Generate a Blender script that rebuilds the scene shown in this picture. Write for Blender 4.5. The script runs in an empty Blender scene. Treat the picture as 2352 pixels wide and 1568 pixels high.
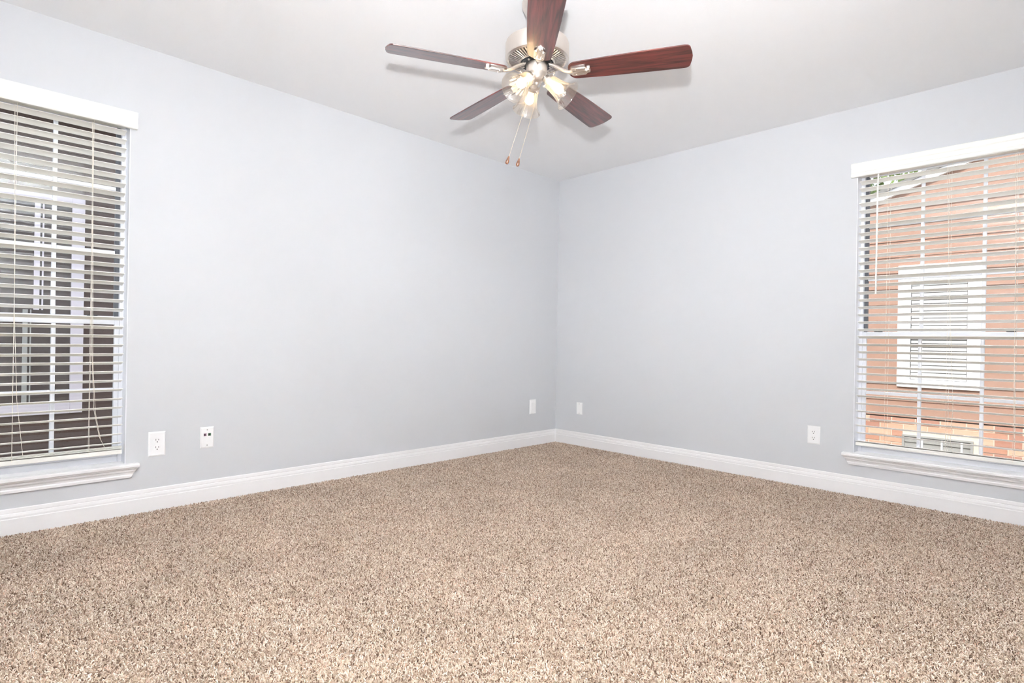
import bpy, math, random
from mathutils import Vector, Matrix
random.seed(7)
R = math.radians
scene = bpy.context.scene
C = scene.collection

# ------------------------------------------------------------------ camera
CAM = Vector((-4.0394, -3.477, 0.9343))
YAW, PITCH, ROLL = R(44.754), R(-0.012), R(0.937)
cd = bpy.data.cameras.new('camera'); cam = bpy.data.objects.new('camera', cd); C.objects.link(cam)
cd.sensor_width = 36.0; cd.lens = 36.0 * 1302.7 / 2352.0; cd.clip_start = 0.02; cd.clip_end = 200
fw = Vector((math.sin(YAW)*math.cos(PITCH), math.cos(YAW)*math.cos(PITCH), math.sin(PITCH)))
r0 = Vector((math.cos(YAW), -math.sin(YAW), 0)); u0 = r0.cross(fw)
rt = r0*math.cos(ROLL) + u0*math.sin(ROLL); up = -r0*math.sin(ROLL) + u0*math.cos(ROLL)
m = Matrix((rt, up, -fw)).transposed().to_4x4(); m.translation = CAM
cam.matrix_world = m
scene.camera = cam

# ------------------------------------------------------------------ world, sun, flash, exposure
w = bpy.data.worlds.new('World'); scene.world = w; w.use_nodes = True
bg = w.node_tree.nodes['Background']
bg.inputs['Color'].default_value = (0.80, 0.88, 1.0, 1); bg.inputs['Strength'].default_value = 2.2
sd = bpy.data.lights.new('sun', 'SUN'); sun = bpy.data.objects.new('sun', sd); C.objects.link(sun)
sd.energy = 4.3; sd.angle = R(2.0); sd.color = (1.0, 0.96, 0.91)
sun.rotation_euler = Vector((-0.72, 0.04, 0.69)).to_track_quat('Z', 'Y').to_euler()
# the photographer's flash, just over the camera (its shadows fall straight below the fan blades)
FL = Vector((-4.045, -3.48, 1.222))
def flash(name, energy, size, aim, soft):
    d = bpy.data.lights.new(name, 'SPOT'); o = bpy.data.objects.new(name, d); C.objects.link(o)
    d.energy = energy; d.shadow_soft_size = soft; d.spot_size = R(size); d.spot_blend = 1.0; d.color = (0.965, 0.993, 1.0)
    o.location = FL; o.rotation_euler = (-(Vector(aim) - FL)).to_track_quat('Z', 'Y').to_euler()
flash('flash_head', 228, 166, FL + Vector((0.55, 0.43, 0.78)), 0.035)       # forwards, tilted up
flash('corner_fill', 120, 66, (0.0, -0.35, 2.5), 0.035)                        # added fill spot that lifts the far ceiling corner
flash('flash_bounce', 820, 96, FL + Vector((0.03, 0.03, 1)), 0.035)         # straight up, bounced off the ceiling over the camera
vs = scene.view_settings
vs.view_transform = 'Standard'; vs.look = 'None'; vs.exposure = 0.33; vs.gamma = 1.0; vs.use_curve_mapping = False
scene.cycles.use_light_tree = False; scene.cycles.sample_clamp_indirect = 0.0; scene.cycles.max_bounces = 8; scene.cycles.diffuse_bounces = 5; scene.cycles.glossy_bounces = 3; scene.cycles.caustics_reflective = False; scene.cycles.caustics_refractive = False

# ------------------------------------------------------------------ helpers
def S(*c):
    return tuple((x/12.92 if x <= 0.04045 else ((x+0.055)/1.055)**2.4) for x in [v/255 for v in c]) + (1,)

def mat(name, col, rough=0.5, metal=0.0, spec=0.5, noise=None, bump=None, coat=0.0):
    """Principled material; noise=(scale, amount) mottles the colour, bump=(scale, strength, distance)."""
    M = bpy.data.materials.new(name); M.use_nodes = True
    nt = M.node_tree; b = nt.nodes['Principled BSDF']
    b.inputs['Base Color'].default_value = col; b.inputs['Roughness'].default_value = rough
    b.inputs['Metallic'].default_value = metal; b.inputs['Specular IOR Level'].default_value = spec
    b.inputs['Coat Weight'].default_value = coat
    tc = nt.nodes.new('ShaderNodeTexCoord')
    if noise:
        n = nt.nodes.new('ShaderNodeTexNoise'); n.inputs['Scale'].default_value = noise[0]; n.inputs['Detail'].default_value = 4
        nt.links.new(tc.outputs['Object'], n.inputs['Vector'])
        mx = nt.nodes.new('ShaderNodeMixRGB'); mx.blend_type = 'MIX'
        k = noise[1]
        mx.inputs[1].default_value = tuple(c*(1-k) for c in col[:3]) + (1,)
        mx.inputs[2].default_value = tuple(min(1, c*(1+k)) for c in col[:3]) + (1,)
        nt.links.new(n.outputs['Fac'], mx.inputs[0]); nt.links.new(mx.outputs[0], b.inputs['Base Color'])
    if bump:
        n2 = nt.nodes.new('ShaderNodeTexNoise'); n2.inputs['Scale'].default_value = bump[0]; n2.inputs['Detail'].default_value = 3
        nt.links.new(tc.outputs['Object'], n2.inputs['Vector'])
        bp = nt.nodes.new('ShaderNodeBump'); bp.inputs['Strength'].default_value = bump[1]; bp.inputs['Distance'].default_value = bump[2]
        nt.links.new(n2.outputs['Fac'], bp.inputs['Height']); nt.links.new(bp.outputs['Normal'], b.inputs['Normal'])
    return M

def glass_mat(name, tint, base, grazing, power=4.0, rough=0.0, haze=0.0):
    """Thin clear glass: transparent with a mirror layer that grows towards grazing angles."""
    M = bpy.data.materials.new(name); M.use_nodes = True; nt = M.node_tree
    for n in list(nt.nodes): nt.nodes.remove(n)
    out = nt.nodes.new('ShaderNodeOutputMaterial'); tr = nt.nodes.new('ShaderNodeBsdfTransparent'); gl = nt.nodes.new('ShaderNodeBsdfGlossy')
    tr.inputs['Color'].default_value = tint; gl.inputs['Roughness'].default_value = rough; gl.inputs['Color'].default_value = (1, 1, 1, 1)
    lw = nt.nodes.new('ShaderNodeLayerWeight'); lw.inputs['Blend'].default_value = 0.5
    pw = nt.nodes.new('ShaderNodeMath'); pw.operation = 'POWER'; pw.inputs[1].default_value = power
    ma = nt.nodes.new('ShaderNodeMath'); ma.operation = 'MULTIPLY_ADD'; ma.inputs[1].default_value = grazing; ma.inputs[2].default_value = base; ma.use_clamp = True
    mx = nt.nodes.new('ShaderNodeMixShader')
    nt.links.new(lw.outputs['Facing'], pw.inputs[0]); nt.links.new(pw.outputs[0], ma.inputs[0]); nt.links.new(ma.outputs[0], mx.inputs[0])
    nt.links.new(tr.outputs[0], mx.inputs[1]); nt.links.new(gl.outputs[0], mx.inputs[2]); nt.links.new(mx.outputs[0], out.inputs['Surface'])
    if haze:                                             # faint surface scatter that lets lit glass glow
        tl = nt.nodes.new('ShaderNodeBsdfTranslucent'); tl.inputs['Color'].default_value = (1.0, 0.93, 0.84, 1)
        m2 = nt.nodes.new('ShaderNodeMixShader'); m2.inputs[0].default_value = haze
        nt.links.new(mx.outputs[0], m2.inputs[1]); nt.links.new(tl.outputs[0], m2.inputs[2]); nt.links.new(m2.outputs[0], out.inputs['Surface'])
    return M

def wood_mat(name, dark, light, axis_scale, rough=0.3, coat=0.3):
    M = bpy.data.materials.new(name); M.use_nodes = True; nt = M.node_tree; b = nt.nodes['Principled BSDF']
    tc = nt.nodes.new('ShaderNodeTexCoord'); mp = nt.nodes.new('ShaderNodeMapping'); mp.inputs['Scale'].default_value = axis_scale
    n = nt.nodes.new('ShaderNodeTexNoise'); n.inputs['Scale'].default_value = 1.0; n.inputs['Detail'].default_value = 6; n.inputs['Distortion'].default_value = 0.6
    cr = nt.nodes.new('ShaderNodeValToRGB'); cr.color_ramp.elements[0].position = 0.36; cr.color_ramp.elements[1].position = 0.64
    cr.color_ramp.elements[0].color = dark; cr.color_ramp.elements[1].color = light
    nt.links.new(tc.outputs['Object'], mp.inputs['Vector']); nt.links.new(mp.outputs[0], n.inputs['Vector'])
    nt.links.new(n.outputs['Fac'], cr.inputs[0]); nt.links.new(cr.outputs[0], b.inputs['Base Color'])
    b.inputs['Roughness'].default_value = rough; b.inputs['Coat Weight'].default_value = coat; b.inputs['Coat Roughness'].default_value = 0.2; b.inputs['Coat IOR'].default_value = 1.85
    return M

def emit_mat(name, col, strength):
    M = bpy.data.materials.new(name); M.use_nodes = True; b = M.node_tree.nodes['Principled BSDF']
    b.inputs['Base Color'].default_value = col; b.inputs['Emission Color'].default_value = col; b.inputs['Emission Strength'].default_value = strength
    return M

class MB:
    def __init__(self): self.v = []; self.f = []
    def add(self, vs, fs, M=None):
        o = len(self.v)
        self.v += [tuple(M @ Vector(p)) if M else tuple(p) for p in vs]
        self.f += [tuple(i+o for i in f) for f in fs]; return self
    def box(self, x0, x1, y0, y1, z0, z1, M=None):
        vs = [(x, y, z) for z in (z0, z1) for y in (y0, y1) for x in (x0, x1)]
        return self.add(vs, [(0,2,3,1),(4,5,7,6),(0,1,5,4),(2,6,7,3),(0,4,6,2),(1,3,7,5)], M)
    def prism(self, prof, a, b, plane='x', M=None, endcut=None):
        """extrude a closed 2-D profile [(p,q)] from a to b. plane 'x': profile (y,z) along x.
        endcut(p,q) shortens both ends (for mitred returns)."""
        n = len(prof); vs = []
        for s, e in ((a, 1), (b, -1)):
            for p, q in prof:
                t = s + (e*endcut(p, q) if endcut else 0)
                vs.append({'x': (t, p, q), 'y': (p, t, q), 'z': (p, q, t)}[plane])
        fs = [tuple(range(n))[::-1], tuple(range(n, 2*n))] + [(i, (i+1) % n, n+(i+1) % n, n+i) for i in range(n)]
        return self.add(vs, fs, M)
    def lathe(self, prof, n=32, M=None, cap=True, mod=None):
        vs = []; fs = []
        for (r, z) in prof:
            for k in range(n):
                a = 2*math.pi*k/n; rr = r*(mod(a, z) if mod else 1)
                vs.append((rr*math.cos(a), rr*math.sin(a), z))
        for i in range(len(prof)-1):
            for k in range(n):
                fs.append((i*n+k, i*n+(k+1) % n, (i+1)*n+(k+1) % n, (i+1)*n+k))
        if cap:
            fs.append(tuple(range(n))[::-1]); fs.append(tuple(range((len(prof)-1)*n, len(prof)*n)))
        return self.add(vs, fs, M)
    def tube(self, pts, r, n=6):
        pts = [Vector(p) for p in pts]; vs = []; fs = []
        for i, p in enumerate(pts):
            d = (pts[min(i+1, len(pts)-1)] - pts[max(i-1, 0)]).normalized()
            a = d.orthogonal().normalized() if i == 0 else (a - d*a.dot(d)).normalized()
            b = d.cross(a)
            rr = r[i] if isinstance(r, (list, tuple)) else r
            for k in range(n):
                t = 2*math.pi*k/n; vs.append(p + a*rr*math.cos(t) + b*rr*math.sin(t))
        for i in range(len(pts)-1):
            for k in range(n): fs.append((i*n+k, i*n+(k+1) % n, (i+1)*n+(k+1) % n, (i+1)*n+k))
        fs += [tuple(range(n))[::-1], tuple(range((len(pts)-1)*n, len(pts)*n))]
        return self.add(vs, fs)
    def mesh(self, name, material, smooth=False, angle=None):
        me = bpy.data.meshes.new(name); me.from_pydata(self.v, [], self.f); me.materials.append(material)
        if smooth:
            me.polygons.foreach_set('use_smooth', [True]*len(me.polygons))
            me.set_sharp_from_angle(angle=angle or R(35))
        me.update(); return me
    def build(self, name, material, parent=None, smooth=False, bevel=0.0, loc=None, rot=None):
        return link(name, self.mesh(name, material, smooth), parent, bevel, loc, rot)

def link(name, me, parent=None, bevel=0.0, loc=None, rot=None):
    o = bpy.data.objects.new(name, me); C.objects.link(o); o.parent = parent
    if loc: o.location = loc
    if rot: o.rotation_euler = rot
    if bevel:
        b = o.modifiers.new('bevel', 'BEVEL'); b.width = bevel; b.segments = 2; b.limit_method = 'ANGLE'; b.angle_limit = R(40)
    return o

def empty(name, loc=(0, 0, 0), rz=0.0):
    o = bpy.data.objects.new(name, None); C.objects.link(o); o.location = loc; o.rotation_euler = (0, 0, rz)
    o.empty_display_size = 0.05; return o

def tag(o, label=None, cat=None, group=None, kind=None):
    if label: o['label'] = label
    if cat: o['category'] = cat
    if group: o['group'] = group
    if kind: o['kind'] = kind
    return o

# ------------------------------------------------------------------ materials
WALL = mat('wall_paint', S(214, 215, 218), 0.65, spec=0.25, noise=(1.2, 0.008), bump=(220, 0.08, 0.002))
CEIL = mat('ceiling_paint', S(248, 248, 249), 0.8, spec=0.2, noise=(1.5, 0.008), bump=(160, 0.15, 0.003))
TRIM = mat('white_trim_gloss', S(243, 241, 241), 0.3, spec=0.45, noise=(3, 0.01))
VINYL = mat('white_vinyl', S(240, 241, 246), 0.35, noise=(4, 0.012))
TRACK = mat('grey_window_track', S(98, 100, 106), 0.6, noise=(30, 0.15))
BLIND = mat('ivory_blind', S(248, 245, 239), 0.45, spec=0.4, noise=(6, 0.012))
VALANCE = mat('white_valance', S(250, 249, 243), 0.45, spec=0.35, noise=(5, 0.008))
CORD = mat('ivory_cord', S(244, 236, 224), 0.8, noise=(200, 0.05))
PLATE = mat('white_plate_plastic', S(248, 247, 247), 0.3, noise=(10, 0.006))
SLOT = mat('dark_slot', S(40, 38, 38), 0.7, noise=(50, 0.1))
SCREW = mat('plate_screw', S(175, 172, 170), 0.4, metal=0.6, noise=(80, 0.1))
JACK_G = mat('green_jack', S(60, 105, 72), 0.5, noise=(60, 0.1))
JACK_P = mat('mauve_jack', S(168, 128, 150), 0.5, noise=(60, 0.1))
LOCK = mat('dark_sash_lock', S(48, 44, 42), 0.5, noise=(40, 0.15))
PANE = glass_mat('window_pane_glass', (0.965, 0.98, 0.975, 1), 0.030, 0.8)
NICKEL = mat('brushed_nickel', S(232, 224, 216), 0.36, metal=1.0, noise=(60, 0.03), bump=(300, 0.05, 0.0005))
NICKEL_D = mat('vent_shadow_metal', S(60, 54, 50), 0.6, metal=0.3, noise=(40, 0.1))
BLACK = mat('black_flywheel', S(40, 43, 48), 0.5, noise=(40, 0.1))
BLADE = wood_mat('cherry_blade', S(58, 24, 24), S(112, 48, 44), (5.0, 60.0, 60.0), 0.34, 0.9)
SHADE = glass_mat('clear_shade_glass', (0.975, 0.955, 0.93, 1), 0.09, 0.6, 2.0, 0.05, 0.13)
BULB = emit_mat('warm_bulb', (1.0, 0.77, 0.47, 1), 5.5)
CHAIN = mat('pale_brass_chain', S(232, 214, 188), 0.35, metal=0.7, noise=(300, 0.1))
FOB = wood_mat('bronze_wood_fob', S(72, 40, 26), S(168, 108, 74), (80.0, 80.0, 20.0), 0.25, 0.5)
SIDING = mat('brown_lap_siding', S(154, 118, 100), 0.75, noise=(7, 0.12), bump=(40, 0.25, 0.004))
SIDING_SHADED = mat('shaded_lap_siding', S(68, 48, 42), 0.75, noise=(7, 0.14), bump=(40, 0.25, 0.004))  # same brown siding with the left house's shade put into its colour
NTRIM = mat('white_house_trim', S(240, 238, 240), 0.6, noise=(6, 0.02))
NTRIM_SHADED = mat('shaded_white_trim', S(206, 196, 204), 0.6, noise=(6, 0.03))  # white trim dimmed in its colour to stand in shade
NBACK = mat('sheathing', S(70, 52, 44), 0.9, noise=(8, 0.1))
BRICKS = [mat('brick_%d' % i, c, 0.9, noise=(18, 0.16), bump=(60, 0.5, 0.004)) for i, c in enumerate(
    (S(176, 128, 106), S(188, 146, 122), S(164, 116, 98), S(196, 158, 134)))]
MORTAR = mat('mortar', S(214, 196, 178), 0.95, noise=(40, 0.1), bump=(80, 0.4, 0.003))
VENT = mat('grey_vent', S(150, 147, 143), 0.5, noise=(20, 0.06))
NGLASS = mat('dark_house_glass', S(64, 50, 46), 0.12, spec=0.7, noise=(3, 0.08))
NBLIND = mat('house_blind', S(238, 230, 228), 0.6, noise=(5, 0.02))
SHINGLE = mat('grey_shingle', S(120, 116, 112), 0.9, noise=(30, 0.2), bump=(60, 0.5, 0.006))
GROUND = mat('yard_soil', S(120, 110, 84), 0.95, noise=(9, 0.3), bump=(20, 0.6, 0.03))
LEAF = mat('tree_leaf', S(104, 122, 62), 0.7, noise=(4, 0.25))
BARK = mat('tree_bark', S(96, 80, 66), 0.9, noise=(14, 0.25), bump=(30, 0.6, 0.01))

# carpet colours
def carpet_mat(name, per_tuft):
    M = bpy.data.materials.new(name); M.use_nodes = True; nt = M.node_tree; b = nt.nodes['Principled BSDF']
    b.inputs['Roughness'].default_value = 0.95; b.inputs['Specular IOR Level'].default_value = 0.08
    cr = nt.nodes.new('ShaderNodeValToRGB'); E = cr.color_ramp.elements
    stops = [(0.0, S(112, 88, 73)), (0.16, S(168, 142, 122)), (0.45, S(205, 183, 163)), (0.72, S(223, 205, 187)), (0.9, S(250, 238, 225)), (1.0, S(220, 183, 160))]
    E[0].position, E[0].color = stops[0]; E[1].position, E[1].color = stops[-1]
    for p, c in stops[1:-1]:
        e = E.new(p); e.color = c
    if per_tuft:
        oi = nt.nodes.new('ShaderNodeObjectInfo'); nt.links.new(oi.outputs['Random'], cr.inputs[0])
    else:
        tc = nt.nodes.new('ShaderNodeTexCoord'); n = nt.nodes.new('ShaderNodeTexNoise'); n.inputs['Scale'].default_value = 160; n.inputs['Detail'].default_value = 3
        nt.links.new(tc.outputs['Object'], n.inputs['Vector']); nt.links.new(n.outputs['Fac'], cr.inputs[0])
    # broad worn patches of slightly different tone
    ge = nt.nodes.new('ShaderNodeNewGeometry'); n2 = nt.nodes.new('ShaderNodeTexNoise'); n2.inputs['Scale'].default_value = 3.2; n2.inputs['Detail'].default_value = 3
    nt.links.new(ge.outputs['Position'], n2.inputs['Vector'])
    mr = nt.nodes.new('ShaderNodeMapRange'); mr.inputs[1].default_value = 0.3; mr.inputs[2].default_value = 0.7; mr.inputs[3].default_value = 0.93; mr.inputs[4].default_value = 1.06
    nt.links.new(n2.outputs['Fac'], mr.inputs[0])
    mu = nt.nodes.new('ShaderNodeVectorMath'); mu.operation = 'SCALE'
    nt.links.new(cr.outputs[0], mu.inputs[0]); nt.links.new(mr.outputs[0], mu.inputs['Scale']); nt.links.new(mu.outputs[0], b.inputs['Base Color'])
    return M
CARPET = carpet_mat('carpet_backing', False)
PILE = carpet_mat('carpet_yarn', True)

# ------------------------------------------------------------------ room shell
H = 2.44; XB, YB = -4.60, -4.05; T = 0.15
ZS, ZH = 0.27, 2.068                       # window opening: sill and head
LW = (-4.321, -3.387)                     # left window opening, along x on wall y=0
RW = (2.462, 3.396)                       # right window opening, along -y on wall x=0

def wall_with_opening(name, u0, u1, o0, o1, frame):
    """frame maps (u, v, z) to world; v>0 runs outwards."""
    b = MB()
    us, zs = [u0, o0, o1, u1], [0, ZS, ZH, H]
    for i in range(3):
        for j in range(3):
            if i == 1 and j == 1: continue
            b.box(us[i], us[i+1], 0, T, zs[j], zs[j+1])
    # drop the faces that two cells share, so the wall is one clean skin
    key = {}
    for f in b.f:
        k = tuple(sorted(tuple(round(c, 4) for c in b.v[i]) for i in f)); key[k] = key.get(k, 0) + 1
    b.f = [f for f in b.f if key[tuple(sorted(tuple(round(c, 4) for c in b.v[i]) for i in f))] == 1]
    b.v = [tuple(frame(*p)) for p in b.v]
    return tag(b.build(name, WALL), kind='structure')

fl = MB().box(XB-T, T, YB-T, T, -0.12, 0).build('floor', CARPET); tag(fl, 'beige speckled cut-pile carpet covering the whole floor', kind='structure')
tag(MB().box(XB-T, T, YB-T, T, H, H+0.15).build('ceiling', CEIL), 'flat white painted ceiling', kind='structure')
wl = wall_with_opening('wall_left', XB-T, 0.0, LW[0], LW[1], lambda u, v, z: (u, v, z)); tag(wl, 'pale blue-grey wall with the dark view window')
wr = wall_with_opening('wall_right', -T, -YB+T, RW[0], RW[1], lambda u, v, z: (v, -u, z)); tag(wr, 'pale blue-grey wall with the bright view window')
tag(MB().box(XB-T, XB, YB-T, 0, 0, H).build('wall_back', WALL), 'pale wall behind the camera, facing the right window', kind='structure')
tag(MB().box(XB, 0, YB-T, YB, 0, H).build('wall_front', WALL), 'pale wall behind the camera, facing the left window', kind='structure')

# baseboards: stepped colonial profile (depth, height)
BP = [(0, 0), (0.0145, 0), (0.0145, 0.078), (0.0115, 0.081), (0.0120, 0.090), (0.0095, 0.101), (0.0060, 0.103), (0.0070, 0.108), (0.0060, 0.122), (0.0040, 0.125), (0, 0.125)]
def base(name, a, b, plane, sgn, off, label):
    o = MB().prism([(off + sgn*d, z) for d, z in BP], a, b, plane).build(name, TRIM)
    tag(o, label, kind='structure')
base('baseboard_left', XB, -0.0002, 'x', -1, 0, 'white moulded baseboard along the left wall')
base('baseboard_right', YB, -0.0002, 'y', -1, 0, 'white moulded baseboard along the right wall')
base('baseboard_back', YB, 0, 'y', 1, XB, 'white moulded baseboard behind the camera')
base('baseboard_front', XB, 0, 'x', 1, YB, 'white moulded baseboard behind the camera')

# ------------------------------------------------------------------ windows (local frame: u along the wall, v outwards, z up)
def local_frame(side):
    return ((0, 0, 0), 0.0) if side == 'L' else ((0, 0, 0), -math.pi/2)

def make_window(name, side, o0, o1, muntins, label):
    muntins = sorted(muntins)
    loc, rz = local_frame(side); root = empty(name, loc, rz); tag(root, label, kind='structure')
    fw_, v0, v1 = 0.022, 0.086, 0.145
    f = MB(); f.box(o0, o0+fw_, v0, v1, ZS, ZH); f.box(o1-fw_, o1, v0, v1, ZS, ZH)
    f.box(o0+fw_, o1-fw_, v0, v1, ZS, ZS+0.03); f.box(o0+fw_, o1-fw_, v0, v1, ZH-0.03, ZH)
    f.build('frame', VINYL, root, bevel=0.002)
    for ja, jb, za, zb_ in ((o0, o0+0.004, ZS, ZH), (o1-0.004, o1, ZS, ZH), (o0+0.004, o1-0.004, ZH-0.004, ZH)):
        MB().box(ja, jb, 0.001, v0, za, zb_).build('reveal_brightener', VINYL, root)  # thin white skins added to brighten the reveals like daylight
    # dark grey side tracks of the upper half
    for a in (o0+fw_, o1-fw_-0.018):
        MB().box(a, a+0.018, 0.112, 0.140, 1.03, ZH-0.03).build('side_track', TRACK, root)
    # upper sash (outer), lower sash (inner)
    i0, i1 = o0+fw_, o1-fw_
    up_ = MB(); up_.box(i0+0.018, i1-0.018, 0.112, 0.134, ZH-0.055, ZH-0.03); up_.box(i0+0.018, i1-0.018, 0.116, 0.138, 0.990, 1.032)
    us = up_.build('upper_sash', VINYL, root, bevel=0.002)
    lo = MB(); lo.box(i0, i0+0.020, 0.090, 0.112, ZS+0.03, 1.030); lo.box(i1-0.020, i1, 0.090, 0.112, ZS+0.03, 1.030)
    lo.box(i0+0.020, i1-0.020, 0.090, 0.112, ZS+0.03, ZS+0.065); lo.box(i0+0.020, i1-0.020, 0.090, 0.112, 0.988, 1.030)
    ls = lo.build('lower_sash', VINYL, root, bevel=0.002)
    # muntins and panes
    for sash, a, b, va, z0, z1, bars in ((us, i0+0.018, i1-0.018, 0.125, 1.032, ZH-0.055, (1.365, 1.700)), (ls, i0+0.020, i1-0.020, 0.101, ZS+0.065, 0.988, (0.648,))):
        for mu in muntins: MB().box(mu-0.009, mu+0.009, va-0.011, va+0.011, z0, z1).build('muntin', VINYL, sash, bevel=0.003)
        us_ = [a] + list(muntins) + [b]; zs_ = [z0] + list(bars) + [z1]
        for i in range(len(us_)-1):
            p0 = us_[i] + (0.009 if i else 0); p1 = us_[i+1] - (0.009 if i < len(us_)-2 else 0)
            for zb in bars: MB().box(p0, p1, va-0.010, va+0.010, zb-0.010, zb+0.010).build('muntin', VINYL, sash, bevel=0.003)
            for j in range(len(zs_)-1):
                q0 = zs_[j] + (0.010 if j else 0); q1 = zs_[j+1] - (0.010 if j < len(zs_)-2 else 0)
                MB().box(p0, p1, va-0.002, va+0.002, q0, q1).build('pane', PANE, sash)
    # sash locks on the meeting rail
    for lk in (o0+0.20, o1-0.135) if side == 'L' else (o0+0.105, o1-0.20):
        l = MB(); l.box(lk-0.022, lk+0.022, 0.093, 0.109, 1.030, 1.036); l.box(lk-0.006, lk+0.006, 0.091, 0.103, 1.036, 1.052)
        tag(l.build('sash_lock', LOCK, root, bevel=0.002), 'small dark sash lock')
    # stool (inside sill) and mitred moulded apron
    s = MB(); s.prism([(-0.034, ZS-0.020), (-0.038, ZS-0.015), (-0.038, ZS-0.005), (-0.034, ZS), (0.0, ZS), (0.0, ZS-0.020)], o0-0.055, o1+0.055, 'x')
    s.box(o0, o1, 0.0, 0.10, ZS-0.020, ZS+0.001)
    s.build('stool', TRIM, root, smooth=False)
    ap = [(0, ZS-0.072), (-0.012, ZS-0.072), (-0.013, ZS-0.060), (-0.010, ZS-0.055), (-0.013, ZS-0.046), (-0.020, ZS-0.038), (-0.022, ZS-0.030), (-0.030, ZS-0.024), (-0.030, ZS-0.020), (0, ZS-0.020)]
    MB().prism(ap, o0-0.050, o1+0.050, 'x', endcut=lambda p, q: (ZS-0.020-q)*0.55).build('apron', TRIM, root)
    return root

make_window('window_1', 'L', LW[0], LW[1], (-3.678, -4.03), 'white double-hung window with grid bars, looking onto brown siding darkened for shade')
make_window('window_2', 'R', RW[0], RW[1], (2.784, 3.074), 'white double-hung window with grid bars, looking onto sunlit siding and brick')

# ------------------------------------------------------------------ blinds
def make_blind(side, o0, o1, zref, pitch, zbot, label, cords, lift, wand=None, stack=1):
    loc, rz = local_frame(side); root = empty('window_blind', loc, rz)
    tag(root, label, 'blind', 'window blinds')
    a, b = o0+0.010, o1-0.015
    th = R(15)
    # valance: stepped crown-like board in front of the wall, with returned ends
    vp = [(-0.002, 1.998), (-0.020, 1.998), (-0.024, 2.003), (-0.024, 2.020), (-0.019, 2.026), (-0.019, 2.050), (-0.024, 2.056), (-0.027, 2.078), (-0.024, 2.082), (-0.002, 2.082)]
    MB().prism(vp, o0-0.030, o1+0.026 if side == 'L' else o1+0.030, 'x').build('valance', VALANCE, root)
    MB().box(a, b, 0.008, 0.062, 2.006, 2.050).build('headrail', BLIND, root, bevel=0.002)
    sw, st = 0.050, 0.0030
    prof = []
    for k in range(5):
        t = -1 + k*0.5; prof.append((t*sw/2, 0.0012*(1-t*t) - st/2))
    for k in range(5):
        t = 1 - k*0.5; prof.append((t*sw/2, 0.0012*(1-t*t) + st/2))
    ca, sa = math.cos(th), math.sin(th)
    prof = [(y*ca + z*sa, -y*sa + z*ca) for y, z in prof]           # room edge up, outer edge down
    sm = MB().prism(prof, a, b, 'x').mesh('slat', BLIND)
    vc = 0.035; zc_off = -sw/2*sa
    n = math.floor((1.996 - zref)/pitch); k = n
    zs = []
    while True:
        z = zref + k*pitch + zc_off
        if z < zbot + 0.030: break
        zs.append(z); k -= 1
    for i, z in enumerate(zs):
        link('slat', sm, root, loc=(random.uniform(-.0012, .0012), vc, z), rot=(0, random.uniform(-.0006, .0006), 0))
    for i in range(stack):
        link('slat', sm, root, loc=(0, vc, zbot+0.026+0.005*i), rot=(R(8), 0, 0))
    MB().box(a, b, vc-0.026, vc+0.026, zbot, zbot+0.022).build('bottom_rail', BLIND, root, bevel=0.003)
    for u in cords:                                                # ladder strings, room side and outer side
        MB().tube([(u, vc-0.026, 2.008), (u, vc-0.026, zbot+0.012)], 0.0009, 5).build('ladder_cord', CORD, root)
        MB().tube([(u+0.004, vc+0.026, 2.008), (u+0.004, vc+0.026, zbot+0.012)], 0.0009, 5).build('ladder_cord', CORD, root)
    for pts in lift:
        MB().tube(pts, 0.0011, 5).build('lift_cord', CORD, root)
    if wand:
        MB().tube([(wand[0], -0.004, wand[1]), (wand[0]-0.002, -0.010, wand[1]-0.08), (wand[0]-0.003, -0.012, wand[2])], 0.0050, 8).build('tilt_wand', VALANCE, root, smooth=True)
    return root

make_blind('L', LW[0], LW[1], 0.932, 0.0459, 0.322, 'off-white slatted window blind over the dark view, at the left edge', (-3.83, -3.540, -4.15),
           [[(-3.838, 0.006, 1.99), (-3.829, 0.004, 1.03), (-3.815, 0.003, 0.62), (-3.791, 0.004, 0.362)],
            [(-3.548, 0.006, 1.99), (-3.536, 0.004, 0.86), (-3.524, 0.003, 0.56), (-3.500, 0.003, 0.42), (-3.478, 0.005, 0.368)],
            [(-3.545, 0.006, 1.99), (-3.531, 0.004, 0.80), (-3.517, 0.003, 0.54), (-3.494, 0.003, 0.405)]], stack=3)
make_blind('R', RW[0], RW[1], 0.956, 0.0463, 0.318, 'off-white slatted window blind with tilt wand over the sunlit view, at the right edge', (2.626, 2.925, 3.215),
           [[(2.914, 0.006, 1.99), (2.935, 0.004, 1.2), (2.958, 0.004, 0.60), (2.948, 0.003, 0.40), (2.960, 0.005, 0.352)],
            [(3.208, 0.006, 1.99), (3.217, 0.004, 0.8), (3.222, 0.004, 0.42)]], wand=(2.577, 2.0, 1.262))

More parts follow.
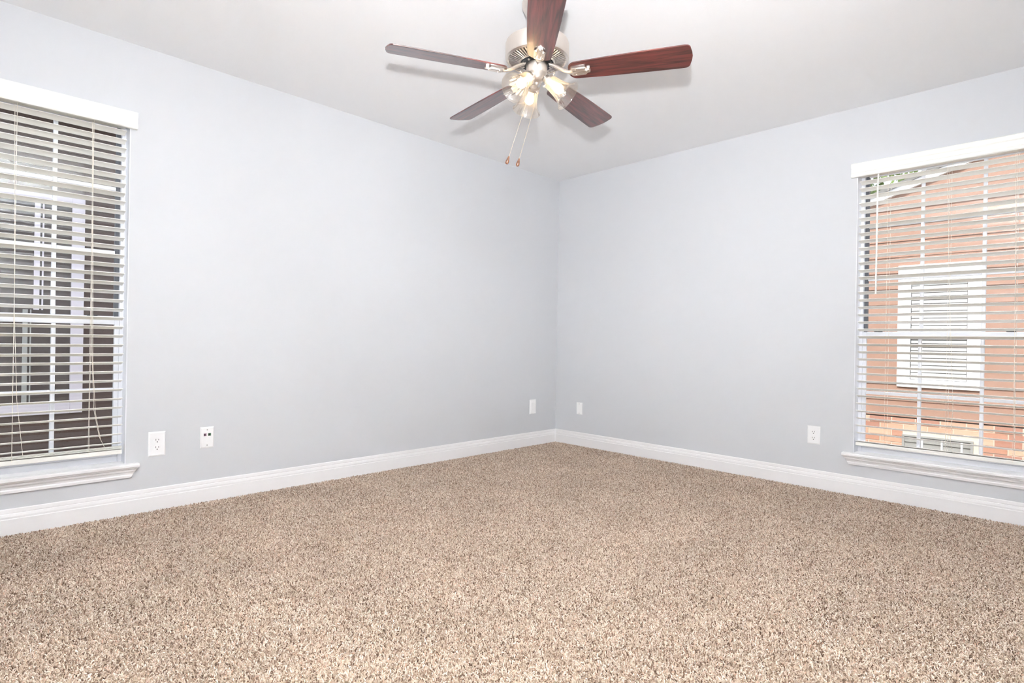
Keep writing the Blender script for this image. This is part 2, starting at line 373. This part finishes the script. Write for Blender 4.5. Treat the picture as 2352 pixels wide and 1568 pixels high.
# ------------------------------------------------------------------ wall plates (local frame as the windows)
def plate_root(side, name, label, cat, group=None):
    loc, rz = local_frame(side); r = empty(name, loc, rz); tag(r, label, cat, group); return r
def plate_body(u, z, w_, h_, root, t=0.006, mat_=None):
    prof = [(0, -h_/2), (-t*0.45, -h_/2), (-t, -h_/2+0.007), (-t, h_/2-0.007), (-t*0.45, h_/2), (0, h_/2)]
    MB().prism([(p, z+q) for p, q in prof], u-w_/2, u+w_/2, 'x', endcut=lambda p, q: 0.006 if p < -t*0.9 else 0).build('cover_plate', PLATE, root)
def duplex(side, u, z, w_, h_, label):
    r = plate_root(side, 'power_outlet', label, 'outlet', 'duplex outlets')
    plate_body(u, z, w_, h_, r)
    for s in (-1, 1):
        zc = z + s*0.0195
        prof = [(0.0165*math.cos(t), 0.0145*math.sin(t)) for t in [2*math.pi*k/20 for k in range(20)]]
        prof = [(max(-0.0145, min(0.0145, p)), max(-0.0115, min(0.0135, q))) for p, q in prof]
        f = MB().prism([(u+p, zc+q) for p, q in prof], -0.0078, -0.002, 'y').build('receptacle', PLATE, r)
        for du, hh in ((-0.0065, 0.0042), (0.0065, 0.0036)):
            MB().box(u+du-0.0011, u+du+0.0011, -0.0081, -0.006, zc+0.003-hh, zc+0.003+hh).build('slot', SLOT, f)
        MB().lathe([(0.0027, -0.0081), (0.0027, -0.006)], 10, Matrix.Translation((u, 0, zc-0.0085)) @ Matrix(((1, 0, 0, 0), (0, 0, 1, 0), (0, 1, 0, 0), (0, 0, 0, 1)))).build('ground_hole', SLOT, f)
    MB().lathe([(0.003, -0.0068), (0.003, -0.004)], 10, Matrix.Translation((u, 0, z)) @ Matrix(((1, 0, 0, 0), (0, 0, 1, 0), (0, 1, 0, 0), (0, 0, 0, 1)))).build('screw', PLATE, r)
def screws(u, z, dz, root, t):
    for s in (-1, 1):
        MB().lathe([(0.0032, -t-0.0008), (0.0032, -t+0.002)], 10, Matrix.Translation((u, 0, z+s*dz)) @ Matrix(((1, 0, 0, 0), (0, 0, 1, 0), (0, 1, 0, 0), (0, 0, 0, 1)))).build('screw', SCREW, root)
duplex('L', -3.248, 0.3575, 0.080, 0.130, 'white duplex power outlet on the left wall beside the window')
duplex('R', 2.234, 0.3525, 0.079, 0.118, 'white duplex power outlet on the right wall left of the window')
r = plate_root('L', 'data_outlet', 'white data plate with a mauve and a green jack, right of the left outlet', 'outlet')
plate_body(-3.003, 0.3655, 0.071, 0.119, r)
for du, mm, nm in ((-0.011, JACK_P, 'mauve data jack'), (0.012, JACK_G, 'green data jack')):
    j = MB()
    j.box(-3.003+du-0.0075, -3.003+du+0.0075, -0.0075, -0.003, 0.374, 0.389)
    tag(j.build('jack', mm, r, bevel=0.0008), nm)
    MB().box(-3.003+du-0.0055, -3.003+du+0.002, -0.0079, -0.006, 0.3765, 0.3865).build('jack_opening', SLOT, r)
screws(-3.003, 0.3655, 0.043, r, 0.006)
r = plate_root('L', 'switch_plate', 'white wall plate with raised centre panel, just left of the room corner', 'wall plate')
plate_body(-0.3185, 0.353, 0.080, 0.127, r, 0.007)
MB().box(-0.3185-0.017, -0.3185+0.017, -0.0095, -0.004, 0.353-0.034, 0.353+0.034).build('centre_panel', PLATE, r, bevel=0.001)
r = plate_root('R', 'blank_plate', 'small white blank wall plate with two screws, just right of the room corner', 'wall plate')
plate_body(0.282, 0.340, 0.064, 0.106, r, 0.006)
screws(0.282, 0.340, 0.042, r, 0.006)

# ------------------------------------------------------------------ ceiling fan
FX, FY = -2.204, -1.754
fan = empty('ceiling_fan', (FX, FY, H)); tag(fan, 'brushed nickel ceiling fan with five cherry blades and three lit glass lamps', 'ceiling fan')
def Z(z): return z - H
MB().lathe([(0.066, 0.0), (0.070, -0.006), (0.068, -0.030), (0.056, -0.052), (0.036, -0.066), (0.018, -0.070)], 40).build('canopy', NICKEL, fan, smooth=True)
MB().lathe([(0.0125, -0.066), (0.0125, Z(2.27))], 20).build('downrod', NICKEL, fan, smooth=True)
MB().lathe([(0.020, Z(2.300)), (0.032, Z(2.296)), (0.034, Z(2.270)), (0.095, Z(2.268)), (0.128, Z(2.262)), (0.1375, Z(2.256)), (0.1375, Z(2.250)), (0.1405, Z(2.247)), (0.1405, Z(2.190)), (0.1385, Z(2.184)), (0.131, Z(2.1785)), (0.125, Z(2.182))], 64, cap=False).build('motor_housing', NICKEL, fan, smooth=True)
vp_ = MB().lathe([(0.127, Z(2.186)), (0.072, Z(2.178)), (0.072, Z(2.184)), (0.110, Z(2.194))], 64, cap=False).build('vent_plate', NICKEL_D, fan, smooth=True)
rib = MB(); NR = 54
for k in range(NR):
    M_ = Matrix.Rotation(2*math.pi*k/NR, 4, 'Z')
    vs_ = [(0.080, -0.0024, Z(2.1685)), (0.080, 0.0024, Z(2.1685)), (0.127, 0.0039, Z(2.1785)), (0.127, -0.0039, Z(2.1785)), (0.080, -0.0024, Z(2.178)), (0.080, 0.0024, Z(2.178)), (0.127, 0.0039, Z(2.186)), (0.127, -0.0039, Z(2.186))]
    rib.add(vs_, [(0, 1, 2, 3), (7, 6, 5, 4), (0, 4, 5, 1), (1, 5, 6, 2), (2, 6, 7, 3), (3, 7, 4, 0)], M_)
tag(rib.build('vent_ribs', NICKEL, vp_), kind='stuff')
MB().lathe([(0.081, Z(2.180)), (0.081, Z(2.1675)), (0.074, Z(2.166)), (0.074, Z(2.180))], 48, cap=False).build('inner_ring', NICKEL, fan, smooth=True)
MB().lathe([(0.071, Z(2.182)), (0.071, Z(2.163)), (0.045, Z(2.161)), (0.040, Z(2.175))], 48).build('flywheel', BLACK, fan, smooth=True)
for k in range(10):
    a = 2*math.pi*(k+0.25)/10
    MB().lathe([(0.0055, -0.004), (0.0055, 0.002), (0.003, 0.004)], 8, Matrix.Translation((0.062*math.cos(a), 0.062*math.sin(a), Z(2.1625)))).build('screw', NICKEL, fan, smooth=True)
MB().lathe([(0.040, Z(2.168)), (0.047, Z(2.163)), (0.047, Z(2.122)), (0.0455, Z(2.117)), (0.041, Z(2.113)), (0.036, Z(2.098)), (0.026, Z(2.086)), (0.012, Z(2.080)), (0.008, Z(2.072))], 40).build('switch_housing', NICKEL, fan, smooth=True)

# blades
BPITCH = R(12.24); BPH = R(-61.665); BZ = 2.117
def blade_mesh():
    half = []
    r_in, r_out = 0.143, 0.660
    for k in range(7):                                    # rounded root
        t = math.pi/2*k/6; half.append((r_in + 0.034*(1-math.cos(t)), 0.012 + 0.040*math.sin(t)))
    half.append((0.30, 0.0590)); half.append((0.45, 0.0645)); half.append((0.60, 0.0680))
    cx, cy, cr_ = r_out-0.030, 0.068-0.022, 0.022
    for k in range(6):
        t = math.pi/2*k/5; half.append((cx + cr_*math.sin(t), cy + cr_*math.cos(t)))
    half.append((r_out-0.0025, 0.025)); half.append((r_out, 0.0))
    out = half + [(x, -y) for x, y in half[-2::-1]]
    out = out[::-1]
    b = MB(); n = len(out); t = 0.003; e = 0.0012
    cx_ = 0.40
    rings = []
    for z, ins in ((t, e), (t-e, 0), (-t+e, 0), (-t, e)):
        o = len(b.v)
        for x, y in out:
            s = max(0.0, 1 - ins/0.06)
            b.v.append((cx_ + (x-cx_)*(1-ins/0.26), y*s, z))
        rings.append(o)
    b.f.append(tuple(range(n))[::-1])
    for i in range(3):
        for k in range(n): b.f.append((rings[i]+k, rings[i]+(k+1) % n, rings[i+1]+(k+1) % n, rings[i+1]+k))
    b.f.append(tuple(range(rings[3], rings[3]+n)))
    return b.mesh('blade', BLADE)
def iron_mesh():
    b = MB()
    # plate under the blade: three raised fingers on a stepped plate
    pl = [(0.150, 0.010), (0.158, 0.022), (0.218, 0.024), (0.226, 0.015), (0.237, 0.013), (0.240, 0.0)]
    pl = pl + [(x, -y) for x, y in pl[-2::-1]]
    b.prism(pl, -0.0085, -0.0032, 'z')
    for y, x0, x1, wd in ((-0.0155, 0.160, 0.219, 0.0055), (0.0155, 0.160, 0.219, 0.0055), (0, 0.150, 0.237, 0.0062)):
        b.prism([(x0, y-wd*0.6), (x0+0.006, y-wd), (x1-0.004, y-wd), (x1, y-wd*0.5), (x1, y+wd*0.5), (x1-0.004, y+wd), (x0+0.006, y+wd), (x0, y+wd*0.6)], -0.0125, -0.0085, 'z')
    for x, y in ((0.176, 0.0155), (0.176, -0.0155), (0.222, 0)):
        b.lathe([(0.0032, -0.0145), (0.0032, -0.0125)], 8, Matrix.Translation((x, y, 0)))
    # arm rising from the blade root to the flywheel
    Ci = Matrix.Rotation(BPITCH, 4, 'X')                  # back to level towards the hub
    sec = [(0.165, -0.009, 0.0145, 0.0050), (0.146, -0.006, 0.0125, 0.0070), (0.124, 0.004, 0.0108, 0.0085), (0.100, 0.018, 0.0100, 0.0088), (0.078, 0.031, 0.0104, 0.0080), (0.056, 0.040, 0.0125, 0.0060)]
    o = len(b.v); n = 10
    for i, (x, z, wy, hz) in enumerate(sec):
        f_ = min(1.0, i/3.0); M_ = Matrix.Rotation(BPITCH*f_, 4, 'X')
        for k in range(n):
            t = 2*math.pi*k/n
            b.v.append(tuple(M_ @ Vector((x, wy*math.cos(t), z + hz*math.sin(t)))))
    for i in range(len(sec)-1):
        for k in range(n): b.f.append((o+i*n+k, o+(i+1)*n+k, o+(i+1)*n+(k+1) % n, o+i*n+(k+1) % n))
    b.f.append(tuple(range(o, o+n))); b.f.append(tuple(range(o+(len(sec)-1)*n, o+len(sec)*n))[::-1])
    return b.mesh('blade_iron', NICKEL, smooth=True)
bm_, im_ = blade_mesh(), iron_mesh()
for k in range(5):
    bl = link('blade', bm_, fan, loc=(0, 0, Z(BZ)), rot=(-BPITCH, 0, BPH + k*2*math.pi/5))
    link('blade_iron', im_, bl)

# lamps
def shade_mesh():
    outer = [(0.0275, 0.0), (0.0300, 0.004), (0.0315, 0.015), (0.0335, 0.035), (0.0375, 0.058), (0.0440, 0.080), (0.0530, 0.098), (0.0610, 0.107), (0.0640, 0.110)]
    inner = [(r_-0.0018, z_) for r_, z_ in outer[::-1]]
    prof = outer + [(0.0658, 0.1112), (0.0658, 0.1130), (0.0632, 0.1138), (0.0618, 0.1125)] + inner
    def mod(a, z): return 1 + 0.022*math.cos(14*a)*min(1, max(0, (z-0.008)/0.02))*min(1, max(0, (0.108-z)/0.02))
    return MB().lathe(prof, 84, cap=False, mod=mod).mesh('lamp_shade', SHADE, smooth=True, angle=R(60))
sh_ = shade_mesh()
sock = MB().lathe([(0.010, -0.024), (0.017, -0.022), (0.019, -0.006), (0.0305, -0.003), (0.0310, 0.009), (0.0285, 0.010), (0.016, 0.006)], 28)
for k in range(3):
    t = 2*math.pi*k/3
    sock.lathe([(0.0022, 0.0), (0.0022, 0.009), (0.0045, 0.010), (0.0045, 0.014)], 8, Matrix.Translation((0.030*math.cos(t), 0.030*math.sin(t), 0.004)) @ Matrix.Rotation(t, 4, 'Z') @ Matrix.Rotation(math.pi/2, 4, 'Y'))
sock_ = sock.mesh('socket', NICKEL, smooth=True)
bul_ = MB().lathe([(0.004, 0.006), (0.011, 0.007), (0.012, 0.026), (0.016, 0.036), (0.0205, 0.048), (0.0215, 0.058), (0.0190, 0.068), (0.012, 0.076), (0.004, 0.079)], 24).mesh('bulb', BULB, smooth=True, angle=R(70))
for k in range(3):
    a = R(182) - k*2*math.pi/3
    hd = Vector((math.cos(a), math.sin(a), 0))
    neck = hd*0.056 + Vector((0, 0, Z(2.084))); mouth = hd*0.140 + Vector((0, 0, Z(2.012)))
    ax = (mouth - neck).normalized()
    p0 = hd*0.030 + Vector((0, 0, Z(2.108)))
    arm = MB().tube([p0, p0 + hd*0.010 + Vector((0, 0, -0.003)), neck - ax*0.020], 0.0075, 10).build('lamp_arm', NICKEL, fan, smooth=True)
    rot = ax.to_track_quat('Z', 'Y').to_euler()
    link('socket', sock_, arm, loc=neck, rot=rot)
    link('bulb', bul_, arm, loc=neck, rot=rot)
    link('lamp_shade', sh_, arm, loc=neck, rot=rot)

# pull chains, swung a little to the left
for lat0, z0, lat1, z1, dep in ((-0.012, 2.092, -0.1174, 1.752, -0.012), (0.022, 2.092, -0.0715, 1.744, 0.010)):
    d3 = Vector((r0.x, r0.y, 0)); f3 = Vector((fw.x, fw.y, 0)).normalized()
    pa = d3*lat0 + f3*dep + Vector((0, 0, Z(z0))); pb = d3*lat1 + f3*dep*0.2 + Vector((0, 0, Z(z1)))
    n = 60; pts = [pa.lerp(pb, i/n) for i in range(n+1)]
    ch = MB().tube(pts, [0.0010 if i % 2 else 0.0005 for i in range(n+1)], 5).build('pull_chain', CHAIN, fan)
    ax = (pb - pa).normalized()
    MB().lathe([(0.0015, -0.003), (0.0035, 0.000), (0.0045, 0.006), (0.0068, 0.016), (0.0080, 0.024), (0.0074, 0.030), (0.0045, 0.034), (0.001, 0.035)], 18).build('chain_fob', FOB, ch, smooth=True, loc=pb, rot=ax.to_track_quat('Z', 'Y').to_euler())

# ------------------------------------------------------------------ outside
tag(MB().box(-14, 20, -16, 20, -0.75, -0.62).build('ground', GROUND), 'bare yard ground between the houses', kind='structure')

def lap_board(pts, z):
    """one bevelled lap-siding board; pts = [(u, top)] along the board, bottom at z, local depth<0 stands proud."""
    vs = []; fs = []
    for u, zt in pts:
        zt = max(zt, z+0.002); vs += [(u, 0, z), (u, -0.016, z), (u, -0.016 + 0.012*min(1, (zt-z)/0.18), zt), (u, 0, zt)]
    n = len(pts)
    for i in range(n-1):
        for k in range(4): fs.append((4*i+k, 4*i+4+k, 4*i+4+(k+1) % 4, 4*i+(k+1) % 4))
    fs += [(0, 1, 2, 3), (4*n-1, 4*n-2, 4*n-3, 4*n-4)]
    return MB().add(vs, fs)

def siding(house, material, a, b, z0, z1, hole, expo, roof=None):
    """courses of boards from z0 up, cut round the window hole (u0, u1, zlo, zhi) and to the roof line."""
    z = z0; lap = 0.012
    while z < z1:
        top = z + expo + lap
        cuts = [(a, b, z, top)]
        if top > hole[2] and z < hole[3]:
            cuts = [(a, hole[0], z, top), (hole[1], b, z, top)]
            if z < hole[2]: cuts.append((hole[0], hole[1], z, hole[2]))
            if top > hole[3]: cuts.append((hole[0], hole[1], hole[3], top))
        for p, q, zb, zt in cuts:
            if roof is None: pts = [(p, zt), (q, zt)]
            else:
                k0 = URIDGE - (rake(URIDGE) - zb)/0.352; k1 = URIDGE - (rake(URIDGE) - zt)/0.352
                us = sorted({max(p, k0), min(max(p, k1), q), min(max(p, 2*URIDGE-k1), q), min(q, 2*URIDGE-k0)} | ({URIDGE} if p < URIDGE < q else set()))
                us = [u for u in us if max(p, k0) <= u <= min(q, 2*URIDGE-k0)]
                pts = [(u, min(zt, rake(u))) for u in us]
            if len(pts) > 1 and pts[-1][0] - pts[0][0] > 0.03 and zt - zb > 0.006: lap_board(pts, zb).build('siding_board', material, house)
        z += expo

# -- the house beyond the right window: faces -x at x = 3.2 (local u = -y, depth = x)
hr = empty('neighbor_house', (3.2, 0, 0), -math.pi/2); tag(hr, 'tan lap-sided gabled house on brick base outside the right window', 'building')
U0, U1, URIDGE = 0.9, 6.6, 3.75
def rake(u): return 2.487 + 0.352*((u if u < URIDGE else 2*URIDGE-u) - 1.785)
MB().box(U0, U1, 0.012, 0.20, -0.62, rake(U0)).build('wall_core', NBACK, hr)
g = MB(); g.add([(U0, 0.012, rake(U0)), (U1, 0.012, rake(U1)), (URIDGE, 0.012, rake(URIDGE)), (U0, 0.20, rake(U0)), (U1, 0.20, rake(U1)), (URIDGE, 0.20, rake(URIDGE))], [(0, 1, 2), (5, 4, 3), (0, 3, 4, 1), (1, 4, 5, 2), (2, 5, 3, 0)])
g.build('gable_core', NBACK, hr)
WY0, WY1, WZ0, WZ1 = 2.067, 2.765, 0.520, 1.810
EXPO = 0.1705
siding(hr, SIDING, U0, U1, 0.200, rake(URIDGE)-0.02, (WY0, WY1, WZ0, WZ1), EXPO, rake)
# rake trim, soffit and roof
for s in (0, 1):
    ua, ub = (U0-0.25, URIDGE) if s == 0 else (U1+0.25, URIDGE)
    def sl(z_off0, z_off1, d0, d1, name, m_):
        vs = []
        for u in (ua, ub):
            zz = rake(u)
            vs += [(u, d0, zz+z_off0), (u, d1, zz+z_off0), (u, d1, zz+z_off1), (u, d0, zz+z_off1)]
        MB().add(vs, [(0, 1, 2, 3), (7, 6, 5, 4), (0, 4, 5, 1), (1, 5, 6, 2), (2, 6, 7, 3), (3, 7, 4, 0)]).build(name, m_, hr)
    sl(0.0, 0.072, -0.055, 0.02, 'rake_board', NTRIM)
    sl(0.072, 0.115, -0.075, 3.5, 'roof_slope', SHINGLE)
# brick base
bw, bh, mj = 0.200, 0.0565, 0.011
brick_m = [MB().box(0, bw, -0.035, 0.03, 0, bh).mesh('brick', bmt) for bmt in BRICKS]
half_m = [MB().box(0, bw/2-mj/2, -0.035, 0.03, 0, bh).mesh('brick_half', bmt) for bmt in BRICKS]
MB().box(U0, U1, -0.026, 0.012, -0.62, 0.186).build('mortar_bed', MORTAR, hr)
VY0, VY1, VZ0, VZ1 = 2.138, 2.705, -0.20, 0.004
rowz = 0.186 - bh; row = 0
while rowz > -0.40:
    u = 1.4 + (0.5*(bw+mj) if row % 2 else 0)
    while u < 4.0:
        if not (u + bw > VY0 and u < VY1 and rowz + bh > VZ0 and rowz < VZ1 + 0.01):
            link('brick', random.choice(brick_m), hr, loc=(u, random.uniform(-.003, .003), rowz))
        else:
            if u < VY0 - bw/2: link('brick', random.choice(half_m), hr, loc=(u, 0, rowz))
            elif u + bw > VY1 + bw/2: link('brick', random.choice(half_m), hr, loc=(u + bw/2 + mj/2, 0, rowz))
        u += bw + mj
    rowz -= bh + mj; row += 1
# louvred grey vent in the brick
vt = MB(); vt.box(VY0, VY1, -0.030, 0.0, VZ0, VZ1).build('vent_panel', VENT, hr)
f_ = MB(); f_.box(VY0-0.012, VY1+0.012, -0.048, -0.026, VZ1-0.002, VZ1+0.014); f_.box(VY0-0.012, VY0+0.010, -0.046, -0.026, VZ0, VZ1); f_.box(VY1-0.010, VY1+0.012, -0.046, -0.026, VZ0, VZ1)
f_.build('vent_frame', VENT, hr)
for du in (0.165, 0.330, 0.490):
    MB().box(VY0+du-0.007, VY0+du+0.007, -0.055, -0.028, VZ0, VZ1-0.012).build('vent_bar', NTRIM, hr)
for dz in (0.05, 0.10, 0.15):
    MB().box(VY0+0.012, VY1-0.012, -0.042, -0.028, VZ0+dz-0.006, VZ0+dz+0.006).build('vent_louvre', VENT, hr)
# white trimmed window with a drawn blind
hw = MB(); tw = 0.088
hw.box(WY0, WY0+tw, -0.030, 0.02, WZ0, WZ1); hw.box(WY1-tw, WY1, -0.030, 0.02, WZ0, WZ1)
hw.box(WY0+tw, WY1-tw, -0.030, 0.02, WZ1-0.17, WZ1); hw.box(WY0+tw, WY1-tw, -0.034, 0.02, WZ0, WZ0+0.055)
hwo = hw.build('window_trim', NTRIM, hr, bevel=0.003)
s_ = MB(); a, b, z0, z1 = WY0+tw, WY1-tw, WZ0+0.055, WZ1-0.17
s_.box(a, a+0.024, -0.012, 0.012, z0, z1); s_.box(b-0.024, b, -0.012, 0.012, z0, z1); s_.box(a+0.024, b-0.024, -0.012, 0.012, z0, z0+0.026); s_.box(a+0.024, b-0.024, -0.012, 0.012, z1-0.026, z1); s_.box(a+0.024, b-0.024, -0.014, 0.010, 1.03, 1.07)
s_.build('sash', NTRIM, hwo)
sb_ = MB(); zz = z0+0.03
while zz < z1-0.03:
    sb_.box(a+0.03, b-0.03, 0.0065, 0.0085, zz, zz+0.030); zz += 0.038
sb_.build('blind_slats', NBLIND, hwo)
for q0, q1 in ((z0+0.026, 1.03), (1.07, z1-0.026)):
    MB().box(a+0.024, b-0.024, -0.004, -0.002, q0, q1).build('pane', PANE, hwo)

# -- the house beyond the left window: faces -y at y = 3.2 (local u = x)
hl = empty('neighbor_house', (0, 3.2, 0), 0); tag(hl, 'brown lap-sided house with white window trim, both coloured darker for shade, outside the left window', 'building')
MB().box(-6.0, -0.6, 0.012, 0.20, -0.62, 3.1).build('wall_core', NBACK, hl)
X0, X1, Z0, Z1 = -4.40, -3.144, 0.200, 2.212
siding(hl, SIDING_SHADED, -6.0, -0.6, -0.62, 3.0, (X0, X1, Z0, Z1), EXPO)
t_ = 0.096
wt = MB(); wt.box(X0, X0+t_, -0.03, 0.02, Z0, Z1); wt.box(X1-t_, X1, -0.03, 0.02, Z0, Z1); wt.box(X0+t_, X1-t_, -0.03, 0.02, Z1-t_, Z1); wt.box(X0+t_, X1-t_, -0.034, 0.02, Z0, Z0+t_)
wto = wt.build('window_trim', NTRIM_SHADED, hl, bevel=0.003)
MB().box(X0+t_, X1-t_, 0.004, 0.009, Z0+t_, Z1-t_).build('pane', NGLASS, wto)
sv = MB(); sv.box(-3.508, -3.468, -0.022, 0.004, 1.15, Z1-t_); sv.box(-3.452, -3.440, -0.014, 0.004, 1.15, Z1-t_)
sv.box(X0+t_, -3.468, -0.018, 0.004, 2.03, 2.065); sv.build('upper_sash', NTRIM_SHADED, wto)
sv = MB(); sv.box(-3.580, -3.545, -0.022, 0.004, Z0+t_, 1.15); sv.box(-3.530, -3.520, -0.014, 0.004, Z0+t_, 1.15); sv.build('lower_sash', VENT, wto)
# roof over that wall, its eave trim white
MB().box(-6.2, -0.4, -0.40, 0.4, 3.02, 3.06).build('soffit', NTRIM_SHADED, hl)
MB().box(-6.2, -0.4, -0.43, -0.40, 2.98, 3.14).build('fascia', NTRIM_SHADED, hl)
rf = MB(); rf.add([(-6.2, -0.46, 3.14), (-0.4, -0.46, 3.14), (-0.4, 2.6, 4.2), (-6.2, 2.6, 4.2), (-6.2, -0.46, 3.18), (-0.4, -0.46, 3.18), (-0.4, 2.6, 4.24), (-6.2, 2.6, 4.24)], [(3, 2, 1, 0), (4, 5, 6, 7), (0, 1, 5, 4), (1, 2, 6, 5), (2, 3, 7, 6), (3, 0, 4, 7)])
rf.build('roof_slope', SHINGLE, hl)

# -- a tree behind the gabled house
tr = empty('tree', (9.0, -0.6, -0.62)); tag(tr, 'green tree behind the gabled roof outside the right window', 'tree')
MB().tube([(0, 0, 0), (0.1, 0.05, 1.6), (0.0, -0.05, 3.2), (0.15, 0.1, 4.6)], [0.18, 0.15, 0.11, 0.05], 10).build('trunk', BARK, tr, smooth=True)
lv = MB()
for i in range(2600):
    while True:
        p = Vector((random.uniform(-1, 1), random.uniform(-1, 1), random.uniform(-1, 1)))
        if p.length < 1: break
    p = Vector((p.x*1.9, p.y*2.2, 4.1 + p.z*1.9))
    q = Matrix.Rotation(random.uniform(0, 6.28), 4, 'Z') @ Matrix.Rotation(random.uniform(0, 3.14), 4, 'X'); s = random.uniform(0.07, 0.14)
    lv.add([(-s*0.45, 0, 0), (0, -s, 0.01), (s*0.45, 0, 0), (0, s, 0.01)], [(0, 1, 2, 3)], Matrix.Translation(p) @ q)
tag(lv.build('foliage', LEAF, tr), kind='stuff')

# ------------------------------------------------------------------ carpet pile (uncountable: yarn tufts scattered by geometry nodes)
pm = bpy.data.meshes.new('carpet_pile')
x0, x1, y0, y1 = XB+0.010, -0.0165, YB+0.010, -0.0165
pm.from_pydata([(x0, y0, 0.0), (x1, y0, 0.0), (x1, y1, 0.0), (x0, y1, 0.0)], [], [(0, 1, 2, 3)]); pm.materials.append(PILE)
pile = link('carpet_pile', pm, fl); tag(pile, 'short beige and brown carpet yarn', kind='stuff')
ng = bpy.data.node_groups.new('carpet_tufts', 'GeometryNodeTree')
ng.interface.new_socket('Geometry', in_out='INPUT', socket_type='NodeSocketGeometry'); ng.interface.new_socket('Geometry', in_out='OUTPUT', socket_type='NodeSocketGeometry')
N = ng.nodes.new; K = ng.links.new
gi, go = N('NodeGroupInput'), N('NodeGroupOutput')
dp = N('GeometryNodeDistributePointsOnFaces'); dp.inputs['Density'].default_value = 46000; dp.inputs['Seed'].default_value = 3
qb = N('GeometryNodeCurveQuadraticBezier'); qb.inputs['Resolution'].default_value = 3
qb.inputs['Start'].default_value = (0, 0, -0.002); qb.inputs['Middle'].default_value = (0.0008, 0, 0.0085); qb.inputs['End'].default_value = (0.0062, 0.001, 0.0105)
cc = N('GeometryNodeCurvePrimitiveCircle'); cc.inputs['Resolution'].default_value = 4; cc.inputs['Radius'].default_value = 0.0019
cm = N('GeometryNodeCurveToMesh'); cm.inputs['Fill Caps'].default_value = True
sm_ = N('GeometryNodeSetMaterial'); sm_.inputs['Material'].default_value = PILE
ip = N('GeometryNodeInstanceOnPoints')
rv = N('FunctionNodeRandomValue'); rv.data_type = 'FLOAT_VECTOR'; rv.inputs[0].default_value = (-0.55, -0.55, 0); rv.inputs[1].default_value = (0.55, 0.55, 6.283)
rs = N('FunctionNodeRandomValue'); rs.data_type = 'FLOAT'; rs.inputs[2].default_value = 0.5; rs.inputs[3].default_value = 0.98; rs.inputs['Seed'].default_value = 9
K(gi.outputs[0], dp.inputs['Mesh']); K(dp.outputs['Points'], ip.inputs['Points'])
K(qb.outputs[0], cm.inputs['Curve']); K(cc.outputs[0], cm.inputs['Profile Curve']); K(cm.outputs[0], sm_.inputs['Geometry']); K(sm_.outputs[0], ip.inputs['Instance'])
K(rv.outputs[0], ip.inputs['Rotation']); K(rs.outputs[1], ip.inputs['Scale'])
K(ip.outputs[0], go.inputs[0])
md = pile.modifiers.new('tufts', 'NODES'); md.node_group = ng
